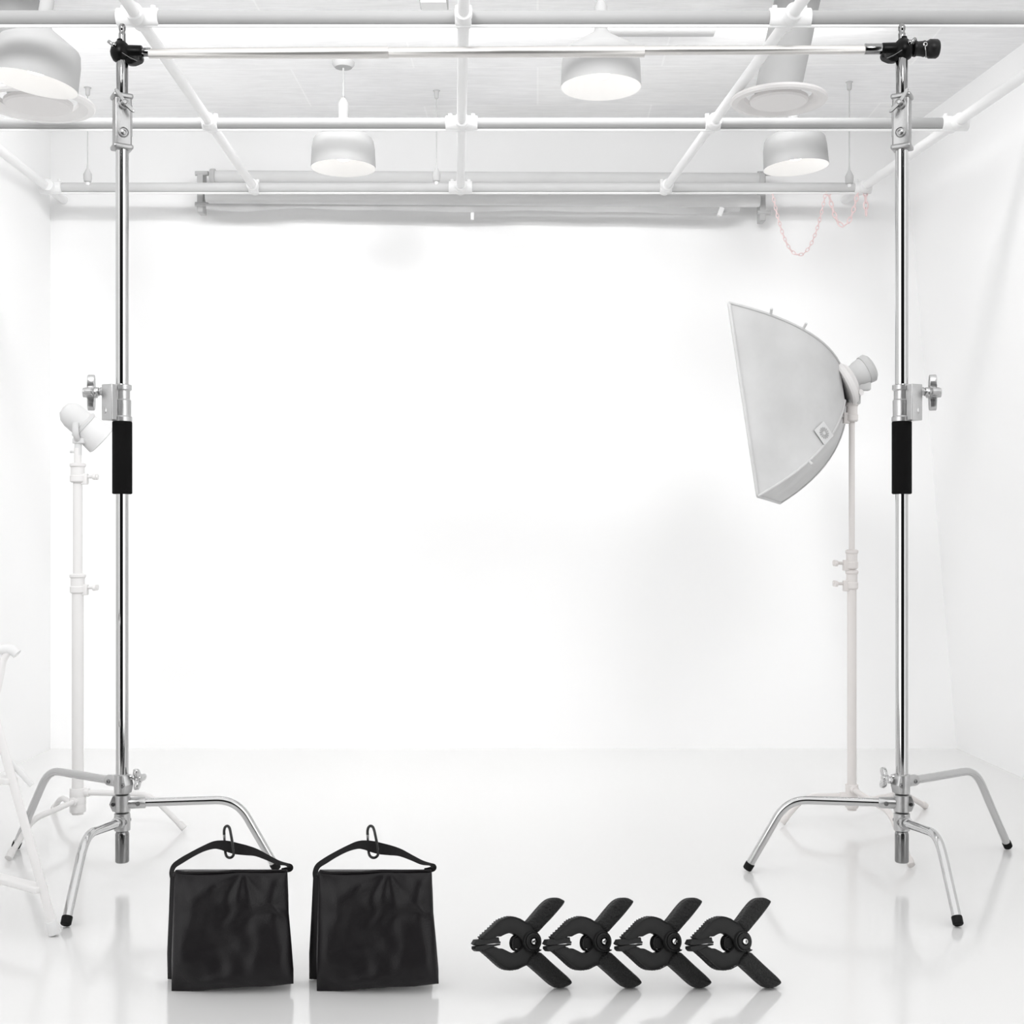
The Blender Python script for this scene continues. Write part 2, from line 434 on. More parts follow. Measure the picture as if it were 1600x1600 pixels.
for x, lab in ((316, 'grey bracket at the left end of the backdrop rollers'), (1189, 'grey bracket at the right end of the backdrop rollers')):
    t = thing('wall_bracket', lab, 'bracket', pt(x, 305, WY), 'brackets of the backdrop rollers')
    a = pt(x, 272, 7.85).z; z0 = pt(x, 348 if x > 800 else 335, 7.85).z
    xx = pt(x, 300, 7.85).x
    bm = NB(); box(bm, (xx, 7.84, (a + z0) / 2), (.036, .10, a - z0), bev=.004)
    obj('bracket_plate', bm, PGREY, t)
    for zz in (a - .01, z0 + .05):
        bm = NB(); cyl(bm, (xx - .03, 7.80, zz), (xx + .05, 7.80, zz), .014, 14); obj('bracket_pin', bm, PGREY2, t)

# ================================================================== RED CHAINS
def chain(pts, label, pitch=.034, r=.0034):
    pts = [V(p) for p in pts]
    dist = [0]
    for a, b_ in zip(pts, pts[1:]): dist.append(dist[-1] + (b_ - a).length)
    L = dist[-1]; n = int(L / pitch); bm = NB()
    for k in range(n):
        s = (k + .5) * L / n; i = max(j for j in range(len(dist)) if dist[j] <= s); i = min(i, len(pts) - 2)
        p = pts[i].lerp(pts[i + 1], (s - dist[i]) / (dist[i + 1] - dist[i]))
        d = (pts[i + 1] - pts[i]).normalized()
        side = V((0, 1, 0)).cross(d).normalized() if k % 2 == 0 else V((0, 1, 0))
        tube(bm, [p + d * math.cos(q) * pitch * .66 + side * math.sin(q) * pitch * .34 for q in [2 * PI * j / 12 for j in range(12)]], r, 6, closed=True)
    return tag(obj('chain', bm, PINK), label, 'chain', 'haze-pale red chains on the far pipe')
def sag(a, b_, lowy, Y, n=24, skew=1.0):
    out = []
    for k in range(n + 1):
        s = k / n; x = a[0] + (b_[0] - a[0]) * s
        base = a[1] + (b_[1] - a[1]) * s
        out.append(pt(x, base + (lowy - (a[1] + b_[1]) / 2) * (1 - abs(2 * s - 1) ** 2.2), Y))
    return out
CY = YC + .0
chain(sag((1206, 297), (1291, 297), 398, CY), 'haze-pale red chain hanging in the deepest loop, left of the others', pitch=.024, r=.0028)
chain(sag((1294, 297), (1341, 297), 352, CY), 'haze-pale red chain hanging in a shallow loop, middle of the three', pitch=.032, r=.004)
chain([pt(1352, 296, CY), pt(1353.5, 336, CY)], 'short haze-pale red chain end hanging straight down beside the right stand', pitch=.038, r=.0045)

# ================================================================== SOFTBOX, HEAD AND STAND
SB = 5.9
Tn, Bn, Bf = pt(1139, 473, 5.5), pt(1184, 775, 5.5), pt(1219, 786, 6.5)
Tf = Tn + (Bf - Bn)
cor = [Tn, Bn, Bf, Tf]
cen = sum(cor, V()) / 4
nrm = (Bn - Tn).cross(Bf - Bn).normalized()
if nrm.x < 0: nrm = -nrm
apex = pt(1317, 600, 5.90)
e1 = (Tn - Bn).normalized(); e2 = (Bf - Bn).normalized()
rr_ = .085
ringc = [apex + e1 * rr_ - e2 * rr_, apex - e1 * rr_ - e2 * rr_, apex - e1 * rr_ + e2 * rr_, apex + e1 * rr_ + e2 * rr_]
def rod(i, t):
    a, c = ringc[i % 4], cor[i % 4]
    ctrl = a.lerp(c, .42) + nrm * .12 + (c - cen) * (.08 if i % 4 in (0, 3) else .20)
    return a * (1 - t) ** 2 + ctrl * 2 * t * (1 - t) + c * t * t
def panel(i, s, t):
    p = rod(i, t).lerp(rod(i + 1, t), s)
    mid = (cor[i % 4] + cor[(i + 1) % 4]) / 2
    out = (mid - cen).normalized()
    return p - out * .09 * math.sin(PI * s) * t * (1 - t)
soft = thing('softbox', 'large grey softbox tilted on the light stand left of the right backdrop stand', 'softbox', apex)
bm = NB(); NT, NS = 26, 16
for i in range(4):
    g = [[bm.verts.new(panel(i, s / NS, t / NT)) for s in range(NS + 1)] for t in range(NT + 1)]
    for t_ in range(NT):
        for s in range(NS): bm.faces.new((g[t_][s], g[t_][s + 1], g[t_ + 1][s + 1], g[t_ + 1][s]))
bmesh.ops.remove_doubles(bm, verts=bm.verts, dist=.001)
obj('fabric_shell', bm, SOFTF, soft, ang=40)
bm = NB(); ins = [c * .97 + cen * .03 - nrm * -.01 for c in cor]
vs = [bm.verts.new(p) for p in ins]; bm.faces.new(vs)
obj('front_diffuser', bm, mat('diffuser_white', .85, .9), soft, smooth=False)
bm = NB(); tube(bm, fillet([cor[0].lerp(cor[1], .5), cor[1], cor[2], cor[3], cor[0], cor[0].lerp(cor[1], .5)], .02, 4), .008, 10)
obj('rim', bm, SOFTF, soft)
for i in range(4):
    bm = NB(); tube(bm, [rod(i, k / 14) for k in range(15)], .006, 8); obj('rod', bm, SOFTF, soft)
# rod tips poking out along the seams
for i, t in ((0, .75), (0, .50), (1, .62)):
    p = rod(i, t); q = p + (p - cen).normalized() * .035
    bm = NB(); tube(bm, [p, q], .006, 8); obj('seam_peg', bm, SOFTF, soft)
# tag with the round petal emblem
def proj(p): return (800 + p.x * F / p.y, HZ - (p.z - CH) * F / p.y)
best = None
for i in (0, 1):
    for a in range(1, 40):
        for c in range(1, 40):
            p = panel(i, a / 40, c / 40); q = proj(p); e = (q[0] - 1284) ** 2 + (q[1] - 677) ** 2
            if e < 400:
                e += p.y * 50
                if best is None or e < best[0]: best = (e, i, a / 40, c / 40)
if best:
    _, i, s0, t0 = best
    P0 = panel(i, s0, t0)
    ds = panel(i, s0 + .02, t0) - panel(i, s0 - .02, t0); dt = panel(i, s0, t0 + .02) - panel(i, s0, t0 - .02)
    nn = ds.cross(dt).normalized()
    if nn.dot(V((0, 0, CH)) - P0) < 0: nn = -nn
    tv = dt.normalized(); sv = nn.cross(tv).normalized()
    w = .040
    def on(u, v, h): return P0 + sv * u + tv * v + nn * h
    bm = NB()
    prism(bm, [(-w, -w * .95), (w, -w * .95), (w, w * .95), (-w, w * .95)], .002, lambda u, d_, v: on(u, v, .006 + d_))
    tg = obj('brand_tag', bm, TAGM, soft, label='white tag with a round petal emblem')
    bm = NB()
    for k in range(14):
        a = 2 * PI * k / 14
        o2 = [(math.cos(a - .09) * .009, math.sin(a - .09) * .009), (math.cos(a - .15) * .024, math.sin(a - .15) * .024), (math.cos(a) * .028, math.sin(a) * .028),
              (math.cos(a + .15) * .024, math.sin(a + .15) * .024), (math.cos(a + .09) * .009, math.sin(a + .09) * .009)]
        prism(bm, o2, .001, lambda u, d_, v: on(u, v, .0085 + d_))
    obj('petal_emblem', bm, mat('emblem_grey', .40, .7), tg)

# strobe head behind the softbox
HEADM = mat('strobe_grey', .55, .55, var=.04)
hd = thing('strobe_head', 'grey strobe head plugged into the back of the softbox', 'strobe', pt(1335, 595, SB))
bm = NB()
a0 = apex + V((-.015, 0, 0)); a1 = pt(1352, 578, SB)
ax = (a1 - a0).normalized(); L = (a1 - a0).length
lathe(bm, [(.115, 0), (.12, .01), (.115, .03), (.085, .045), (.07, .06)], a0, ax, 36); obj('speed_ring', bm, PALE, hd, label='bright mounting ring')
bm = NB(); lathe(bm, [(.055, .03), (.058, .05), (.052, L * .6), (.058, L * .7), (.062, L * .95), (.058, L + .02), (.04, L + .03)], a0, ax, 36); obj('strobe_body', bm, HEADM, hd)
bm = NB(); lathe(bm, [(.050, 0), (.066, .004), (.068, .03), (.055, .042)], a1 - ax * .01, ax, 36); obj('rear_panel', bm, PGREY2, hd)
px_, py_ = 1333, 614
bm = NB(); box(bm, pt(1334, 617, SB), (.055, .05, .09), bev=.008); box(bm, pt(1348, 603, SB), (.07, .045, .045), bev=.01); obj('tilt_mount', bm, HEADM, hd)
bm = NB(); cyl(bm, pt(1338, 615, SB - .03), pt(1346, 613, SB - .06), .014, 16); obj('tilt_knob', bm, PALE, hd)

def wing_knob(bm, p, d, R=.03, th=.014, lobes=4, hub=.012):
    """star knob centred at p, axis d"""
    x, y, a = frame(d)
    o2 = []
    for k in range(lobes * 12):
        q = 2 * PI * k / (lobes * 12)
        r = R * (.62 + .38 * math.cos(lobes * q))
        r = max(r, hub)
        o2.append((math.cos(q) * r, math.sin(q) * r))
    # square the lobe ends a little
    prism(bm, o2, th, lambda u, w, v: p + x * u + y * v + a * w, bev=min(th * .25, .003))
    cyl(bm, p - a * (th * .9), p + a * (th * .75), hub, 24, bev=hub * .2)

def back_stand(x_px, y_top, base, feet, mtl, label, collars, hub_py, rp=.021, knob=None, name='light_stand'):
    """background C-stand on the floor point base, poles up to y_top"""
    t = thing(name, label, 'stand', (base.x, base.y, 0))
    Y = base.y
    def q(py, dx=0): return V((base.x + dx, Y, CH - (py - HZ) * Y / F))
    z0 = q(hub_py).z
    bm = NB(); cyl(bm, (base.x, Y, max(z0 - .10, .05)), q(collars[-1]), rp, 28); obj('pole', bm, mtl, t)
    prev = collars[-1]
    for k, c in enumerate(list(reversed(collars[:-1])) + [y_top]):
        bm = NB(); cyl(bm, q(prev + 2), q(c), rp * (.80 - .16 * k), 24); obj('pole', bm, mtl, t); prev = c
    for c in collars:
        bm = NB(); lathe(bm, [(rp * 1.1, 0), (rp * 1.35, .006), (rp * 1.35, .03), (rp * 1.2, .034), (rp * 1.2, .07), (rp * 1.4, .075), (rp * 1.4, .085), (rp, .09)], q(c + 9), n=28)
        s = knob or 1
        box(bm, q(c) + V((s * rp * 1.2, 0, -.01)), (.03, .03, .05), bev=.004)
        col = obj('collar', bm, mtl, t)
        bm = NB(); kp = q(c, s * (rp + .055)); cyl(bm, q(c, s * rp), kp, .007, 12); wing_knob(bm, kp, (s, 0, 0), .032, .014, 2, .011); obj('clamp_knob', bm, mtl, col)
    for k, f in enumerate(feet):
        f = V(f); h = V((base.x, Y, z0 - .035 * k)); dr = V((f.x - h.x, f.y - h.y, 0))
        b2 = h + dr * .68
        bm = NB(); path = fillet([h, b2, f + V((0, 0, .012))], .07)
        tube(bm, path, .0125, 14); leg = obj('leg', bm, mtl, t)
        bm = NB(); e = (b2 - f).normalized(); cyl(bm, f + V((0, 0, .013)), f + V((0, 0, .013)) + e * .035, .016, 14, bev=.002); obj('foot_cap', bm, mtl, leg)
        bm = NB(); cyl(bm, h + V((0, 0, -.02)), h + V((0, 0, .02)), rp * 1.4, 24, bev=.003); cyl(bm, h, h + dr.normalized() * .055, .018, 18, bev=.002); obj('leg_socket', bm, mtl, t)
    return t
bs = fl(1331, 1300); bs = V((pt(1331, 900, SB).x, SB, 0))
RST = mat('warm_pale_stand', (.70, .67, .655), .5)  # haze over the stand is put into its pale colour
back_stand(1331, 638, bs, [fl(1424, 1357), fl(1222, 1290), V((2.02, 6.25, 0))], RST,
           'haze-pale light stand carrying the softbox, behind the right backdrop stand', [650, 880, 912], 1232, knob=-1)
# left background strobe on its stand
LB = 5.85; lb = V((pt(121.5, 900, LB).x, LB, 0))
LST = mat('very_pale_stand', (.70, .69, .685), .5)  # colour lightened to carry the haze
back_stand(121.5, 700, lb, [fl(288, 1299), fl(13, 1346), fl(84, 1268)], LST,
           'haze-pale light stand with a small strobe, left of the left backdrop stand', [745, 918], 1238, rp=.026, knob=1)
hd = thing('strobe_head', 'haze-pale cylindrical strobe head on the far left light stand', 'strobe', pt(121, 692, LB))
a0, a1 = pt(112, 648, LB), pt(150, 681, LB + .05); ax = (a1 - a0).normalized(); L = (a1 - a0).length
HL = mat('hazed_strobe', .62, .6)  # strobe colours paled to hold the haze
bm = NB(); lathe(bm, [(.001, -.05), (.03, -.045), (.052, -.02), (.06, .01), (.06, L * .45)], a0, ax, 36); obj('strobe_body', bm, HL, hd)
bm = NB(); lathe(bm, [(.062, L * .40), (.07, L * .44), (.07, L * .52), (.063, L * .56)], a0, ax, 36); obj('reflector_band', bm, mat('hazed_band', .56, .6), hd)
bm = NB(); lathe(bm, [(.062, L * .5), (.067, L * .55), (.075, L + .03), (.07, L + .035), (.06, L)], a0, ax, 36); obj('reflector', bm, mat('hazed_reflector', .66, .6), hd)
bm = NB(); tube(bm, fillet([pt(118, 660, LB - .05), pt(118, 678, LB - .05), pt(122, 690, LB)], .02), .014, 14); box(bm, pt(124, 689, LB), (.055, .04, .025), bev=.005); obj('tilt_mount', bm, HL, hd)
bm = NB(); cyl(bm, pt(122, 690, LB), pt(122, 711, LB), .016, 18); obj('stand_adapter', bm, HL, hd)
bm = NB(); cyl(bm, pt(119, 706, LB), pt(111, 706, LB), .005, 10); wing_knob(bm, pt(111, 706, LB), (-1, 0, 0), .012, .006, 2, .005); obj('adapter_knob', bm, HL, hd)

# ================================================================== STEP LADDER AT THE LEFT EDGE
LAD = mat('hazed_ladder', (.80, .79, .785), .6); LADD = mat('hazed_ladder_grey', .74, .6)  # room haze put into both ladder colours
f1 = fl(86, 1462)
lad = thing('stepladder', 'haze-pale folding stepladder cut off by the left edge', 'ladder', (f1.x - .25, f1.y, 0))
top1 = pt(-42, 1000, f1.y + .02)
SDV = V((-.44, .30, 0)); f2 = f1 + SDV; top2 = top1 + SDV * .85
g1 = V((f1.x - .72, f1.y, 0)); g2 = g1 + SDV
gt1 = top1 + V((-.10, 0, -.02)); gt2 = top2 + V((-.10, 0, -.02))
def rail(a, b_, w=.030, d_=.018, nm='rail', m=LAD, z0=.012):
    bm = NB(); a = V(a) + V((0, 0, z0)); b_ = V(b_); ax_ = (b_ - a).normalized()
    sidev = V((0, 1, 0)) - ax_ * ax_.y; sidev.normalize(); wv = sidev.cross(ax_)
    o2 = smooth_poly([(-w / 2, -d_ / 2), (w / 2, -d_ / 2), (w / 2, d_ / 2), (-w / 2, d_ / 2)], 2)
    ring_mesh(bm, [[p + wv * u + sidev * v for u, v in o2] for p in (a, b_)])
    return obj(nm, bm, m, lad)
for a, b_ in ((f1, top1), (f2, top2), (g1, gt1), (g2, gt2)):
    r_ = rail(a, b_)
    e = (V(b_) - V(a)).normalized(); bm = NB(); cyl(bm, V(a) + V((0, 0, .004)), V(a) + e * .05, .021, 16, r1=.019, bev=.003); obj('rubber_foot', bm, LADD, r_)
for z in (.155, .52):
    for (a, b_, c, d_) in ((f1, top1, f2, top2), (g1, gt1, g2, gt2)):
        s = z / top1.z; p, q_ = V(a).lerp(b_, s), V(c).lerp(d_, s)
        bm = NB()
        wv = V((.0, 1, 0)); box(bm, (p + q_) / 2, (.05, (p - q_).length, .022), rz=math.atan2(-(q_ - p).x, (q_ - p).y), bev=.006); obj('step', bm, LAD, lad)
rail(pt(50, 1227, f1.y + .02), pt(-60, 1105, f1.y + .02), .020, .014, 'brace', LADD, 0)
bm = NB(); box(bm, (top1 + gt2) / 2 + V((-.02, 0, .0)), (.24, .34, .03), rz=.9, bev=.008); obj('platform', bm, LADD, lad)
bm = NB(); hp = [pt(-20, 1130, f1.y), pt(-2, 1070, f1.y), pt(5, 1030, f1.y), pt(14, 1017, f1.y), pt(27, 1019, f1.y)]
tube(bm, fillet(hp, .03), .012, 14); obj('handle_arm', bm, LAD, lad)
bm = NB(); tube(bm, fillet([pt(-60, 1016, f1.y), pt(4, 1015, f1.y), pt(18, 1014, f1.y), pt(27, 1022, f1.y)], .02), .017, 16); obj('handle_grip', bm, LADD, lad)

# ================================================================== THE TWO BACKDROP STANDS
def screw(bm, p, d, r=.008):
    lathe(bm, [(r, -.004), (r, .002), (r * .85, .004), (r * .5, .004), (r * .45, .002), (.0, .002)], p, d, 20)

def stand(m, label):
    def q(px, py, Y=D): return pt(px if m > 0 else 1600 - px, py, Y)
    cx = q(191, 800).x
    def zc(py): return CH - (py - HZ) * D / F
    def A(py, dx=0.0, dy=0.0): return V((cx + dx * m, D + dy, zc(py)))
    t = thing('backdrop_stand', label, 'stand', (cx, D, 0), 'steel stands holding the crossbar')
    k = D / F
    # spigot and top post
    bm = NB(); lathe(bm, [(4 * k, 0), (5.4 * k, 1.2 * k), (5.4 * k, 6 * k), (5.4 * k, 40 * k), (5.4 * k, 44 * k), (4.6 * k, 46 * k), (4.6 * k, 48.5 * k), (5.4 * k, 50 * k), (5.4 * k, 55 * k), (3.6 * k, 59 * k), (2.2 * k, 59.5 * k)], A(97), n=28)
    obj('spigot', bm, CHROMED, t)
    bm = NB(); cyl(bm, A(156), A(92), 8.6 * k, 36, r1=9.2 * k, bev=.0015); obj('top_post', bm, CHROMED, t, label='dark chrome top post')
    # top clamp casting
    a = .50 * m; R = Matrix.Rotation(a, 3, 'Z'); cz = A(191.5, -.6 * k)
    bm = NB()
    box(bm, cz, (25 * k, 23 * k, 80 * k), rz=a, bev=.005)
    for yy in (152, 231): box(bm, A(yy, -.6 * k), (31 * k, 28 * k, 8 * k), rz=a, bev=.008)
    box(bm, cz + R @ V((13.5 * k * m, 1 * k, 3 * k)), (4 * k, 3 * k, 72 * k), rz=a, bev=.003)
    box(bm, cz + R @ V((13.5 * k * m, -5 * k, 3 * k)), (3 * k, 3 * k, 50 * k), rz=a, bev=.003)
    cst = obj('clamp_casting', bm, CAST, t)
    fn = R @ V((0, -1, 0)); fx = R @ V((1, 0, 0))
    fb = cz + fn * 11.5 * k
    bm = NB(); c0 = fb + V((0, 0, -18.5 * k)); lathe(bm, [(8 * k, 0), (8 * k, .006), (6.5 * k, .009), (6 * k, .006), (4.5 * k, .006), (4.2 * k, .014), (2.2 * k, .016), (2 * k, .012), (0, .012)], c0, fn, 28)
    obj('bolt', bm, CAST, cst)
    bm = NB(); c1 = fb + V((0, 0, 26 * k)); lathe(bm, [(8.5 * k, 0), (8.5 * k, .008), (7 * k, .011), (5 * k, .011), (4.5 * k, .026), (2.5 * k, .03), (0, .03)], c1, fn, 28)
    o2 = smooth_poly([(-2.6, 0), (-2, 12), (-3.5, 21), (-1, 23), (2, 21), (2.6, 12), (2.6, -10), (2, -20), (-1, -21), (-2.6, -16)], 2)
    th = .72 * m; c2 = c1 + fn * .019
    up = V((0, 0, 1)) * math.cos(th) - fx * math.sin(th); rt_ = fx * math.cos(th) + V((0, 0, 1)) * math.sin(th)
    prism(bm, [(u * k * 1.0, v * k) for u, v in o2], .010, lambda u, w, v: c2 + rt_ * u + up * v + fn * (w + abs(v) * .35), bev=.002)
    obj('wing_nut', bm, CAST, cst)
    # main column
    bm = NB(); cyl(bm, A(604), A(233), 10 * k, 48); obj('upper_tube', bm, CHROME, t)
    bm = NB(); cyl(bm, A(1214), A(770), 9.7 * k, 48); obj('lower_tube', bm, CHROME, t)
    bm = NB(); lathe(bm, [(13.5 * k, 0), (15.2 * k, .003), (15.2 * k, 112 * k), (13.5 * k, 114 * k), (10 * k, 114 * k)], A(772), n=44); obj('foam_grip', bm, FOAM, t, label='black foam grip')
    # middle collar
    bm = NB()
    lathe(bm, [(10 * k, 0), (15.3 * k, .5 * k), (15.3 * k, 7 * k), (13.6 * k, 9 * k), (13.8 * k, 30 * k), (13.8 * k, 33 * k), (12 * k, 35 * k), (12 * k, 48 * k), (14.6 * k, 50 * k), (14.6 * k, 57 * k), (10.5 * k, 58.5 * k)], A(659), n=44)
    col = obj('collar', bm, CAST2, t)
    bm = NB(); ra = -.42 * m
    box(bm, A(630, -13.5 * k, -10 * k), (21 * k, 22 * k, 56 * k), rz=ra, bev=.0035)
    cyl(bm, A(612, -22 * k, -4 * k), A(612, -33 * k, -4 * k), 8.5 * k, 28, r1=6.5 * k, bev=.002)
    lathe(bm, [(6 * k, 0), (6 * k, .010), (4 * k, .012), (3 * k, .010), (3 * k, .002), (0, .002)], A(643, -19 * k, -14 * k), V((-m, -.5, 0)), 24)
    obj('clamp_block', bm, CAST2, col)
    bm = NB(); kp = A(614, -47 * k, -4 * k)
    cyl(bm, A(612, -30 * k, -4 * k), A(612.5, -37 * k, -4 * k), 4 * k, 24)
    cyl(bm, A(612.5, -34.5 * k, -4 * k), A(613, -43 * k, -4 * k), 7 * k, 28, bev=.002)
    wing_knob(bm, kp, (-m, -.10, 0), 28 * k, 11 * k, 4, 8.6 * k)
    cyl(bm, kp, kp + V((-m, -.1, 0)) * 12.5 * k, 7.6 * k, 28, bev=.003)
    obj('clamp_knob', bm, CAST2, col)
    # legs
    foot = {'side': (fl(25 if m > 0 else 1575, 1327), 76, 1203, 1222), 'inner': (fl(432 if m > 0 else 1168, 1362), 370, 1249, 1255), 'front': (fl(103 if m > 0 else 1497, 1449), 134, 1304, 1284)}
    O = V((cx, D, 0)); LR = 6.6 * k
    for nm, (f, bx, by, hy) in foot.items():
        if m < 0: bx = 1600 - bx
        dv = f - O; rat = (bx - 800) / F
        s = (rat * O.y - O.x) / (dv.x - rat * dv.y)
        bnd = O + dv * s; bnd.z = CH - (by - HZ) * bnd.y / F
        h = A(hy); dirh = (bnd - h).normalized()
        bm = NB(); end = f + V((0, 0, .014))
        path = fillet([h + dirh * .03, bnd, end], .085, 12)
        tube(bm, path, LR, 28)
        leg = obj('leg', bm, LEGM, t)
        e = (bnd - end).normalized()
        bm = NB(); lathe(bm, [(LR * .9, -.006), (LR * 1.12, -.002), (LR * 1.15, .02), (LR * 1.1, .024), (LR, .024)], end, e, 28)
        obj('rubber_foot', bm, RUB, leg, label='black rubber foot')
        # hub casting of this leg
        dh = V((dirh.x, dirh.y, 0)).normalized()
        bm = NB()
        z0, z1 = {'side': (1240, 1209), 'inner': (1268.5, 1241), 'front': (1298, 1269.5)}[nm]
        H = (z0 - z1) * k
        lathe(bm, [(10.5 * k, 0), (12.3 * k, .003), (12.6 * k, H * .5), (12.3 * k, H - .003), (10.5 * k, H)], A(z0), n=40)
        if nm != 'front':
            cyl(bm, h, h + dirh * 35 * k, 8.9 * k, 32, bev=.002)
        else:
            cyl(bm, h, h + dirh * 26 * k, 9.6 * k, 32, bev=.002)
        # opposite lug with its clamp slot
        od = -dh; sd = V((-dh.y, dh.x, 0))
        o2 = [(0, -.45 * H), (14 * k, -.42 * H), (19 * k, 0), (14 * k, .45 * H), (0, .45 * H)]
        mid = A((z0 + z1) / 2)
        prism(bm, o2, 15 * k, lambda u, w, v: mid + od * u + sd * w + V((0, 0, v)), bev=.002)
        hub = obj('leg_hub', bm, CAST2, t)
        bm = NB(); cam = (V((0, 0, CH)) - mid); cam.z = 0; cam.normalize()
        sgn = 1 if sd.dot(cam) > 0 else -1
        p = mid + od * 13 * k + sd * sgn * 7.5 * k; screw(bm, p, sd * sgn, 3.3 * k)
        if nm == 'front': p = h + dirh * 12 * k + sd * (-m if sd.x > 0 else m) * -9.2 * k; screw(bm, p, sd * (1 if sd.x * m > 0 else -1), 3.6 * k)
        else: screw(bm, h + dirh * 24 * k + sd * sgn * 8.8 * k, sd * sgn, 3.6 * k)
        if nm == 'side': screw(bm, mid + V((5 * k * m, -11.2 * k, -2 * k)), V((.4 * m, -1, 0)), 3.4 * k)
        obj('screw', bm, CHROMED, hub)
    bm = NB(); kp = A(1216, 24.5 * k, -2 * k)
    cyl(bm, A(1214, 9 * k, -2 * k), A(1214.5, 17 * k, -2 * k), 5 * k, 20, bev=.001); cyl(bm, A(1214.5, 16 * k, -2 * k), kp, 2.6 * k, 16)
    wing_knob(bm, kp + V((2 * k * m, 0, 0)), (m, -.25, .05), 18.5 * k, 7 * k, 3, 5.5 * k)
    obj('base_knob', bm, CHROME, t)
    bm = NB(); lathe(bm, [(9.6 * k, 0), (10.4 * k, .0025), (10.6 * k, .006), (10.6 * k, 44 * k), (10 * k, 46.5 * k), (8.6 * k, 49 * k)], A(1347), n=44); obj('bottom_tube', bm, CHROMED, t)
    return t
stand(1, 'polished steel backdrop stand on the left with black foam grip and three bent legs')
stand(-1, 'polished steel backdrop stand on the right with black foam grip and three bent legs')

# ================================================================== THE CROSSBAR
k = D / F
cb = thing('crossbar', 'silver telescopic crossbar held between the tops of both stands', 'bar', pt(800, 83))
def barY(px): return 82.5 - 5.0 * (px - 235) / (1352 - 235)
def bp_(px, dy=0): return pt(px, barY(px) + dy)
for x0, x1, r0, r1 in ((233, 607, 7.6, 9.4), (605, 1007, 8.0, 9.0), (1005, 1354, 7.0, 6.8)):
    bm = NB(); cyl(bm, bp_(x0, 1.2 if x0 < 1000 else 0), bp_(x1, 1.2 if x0 < 1000 else 0), r0 * k, 40, r1=r1 * k, bev=.001); obj('bar_section', bm, ALU, cb)
for x0, x1 in ((219, 236), (1351, 1381)):
    bm = NB(); cyl(bm, bp_(x0, -.8), bp_(x1, -.8), 6.9 * k if x0 < 800 else 8 * k, 32, bev=.001); obj('end_sleeve', bm, CHROMED, cb, label='dark steel sleeve at the bar end')
for m, bx, by in ((1, 189, 82), (-1, 1411, 78)):
    c = pt(bx, by)
    bm = NB()
    def Q(dx, dy, w=0.0): return c + V((dx * k * m, w * k, -dy * k))
    lathe(bm, [(8 * k, -15.5 * k), (12 * k, -13 * k), (15.5 * k, -6 * k), (16.5 * k, 0), (15 * k, 7 * k), (11 * k, 12.5 * k), (6.5 * k, 17 * k), (6 * k, 20 * k)], c, n=36)
    cyl(bm, Q(2, -1), Q(33, 0), 10.6 * k, 32, bev=.003)
    o2 = smooth_poly([(2, 10), (20, -1), (33, -2), (35, -12), (30, -16), (16, -21), (6, -16)], 2)
    prism(bm, [(u * k, v * k) for u, v in o2], 14 * k, lambda u, w, v: c + V((u * m, w, v)), bev=.003)
    bk = obj('pivot_bracket', bm, BLKP, cb, label='black bracket clamped round the stand top')
    bm = NB(); tube(bm, [Q(3, 4, -14), Q(16, 12, -12), Q(28, 17, -9)], 1.0 * k, 8); obj('lock_pin', bm, CHROMED, bk)
    bm = NB(); tube(bm, fillet([Q(-4, -4, -14), Q(-10, -8, -15), Q(-15, -12, -15)], .005), [2.8 * k] * 11, 12); lathe(bm, [(3.6 * k, 0), (3.6 * k, 4 * k), (2 * k, 5 * k)], Q(-6, -6, -14), (0, -1, 0), 18); obj('lock_lever', bm, CHROMED, bk)
bm = NB(); c = pt(1426, 76); lathe(bm, [(8 * k, 0), (12 * k, 1 * k), (12.6 * k, 4 * k), (11 * k, 7 * k), (11.5 * k, 14 * k), (12.6 * k, 18 * k), (11.5 * k, 20 * k), (12.5 * k, 23 * k), (14.6 * k, 26 * k), (14.6 * k, 37 * k), (12.5 * k, 40 * k), (8 * k, 41 * k), (7 * k, 39 * k), (0, 39 * k)], c, (1, 0, -.01), 40)
kn = obj('end_knob', bm, mat('satin_black', .006, .4, spec=.2), cb, label='black end knob beyond the right stand')
bm = NB(); lathe(bm, [(3.4 * k, 0), (3.4 * k, 3 * k), (2 * k, 4 * k)], pt(1445, 70, D - .026), (0, -1, 0), 20)
tube(bm, [pt(1445, 70, D - .03), pt(1446, 78, D - .036), pt(1446.5, 90, D - .026)], .8 * k, 8); obj('safety_pin', bm, CHROME, kn)

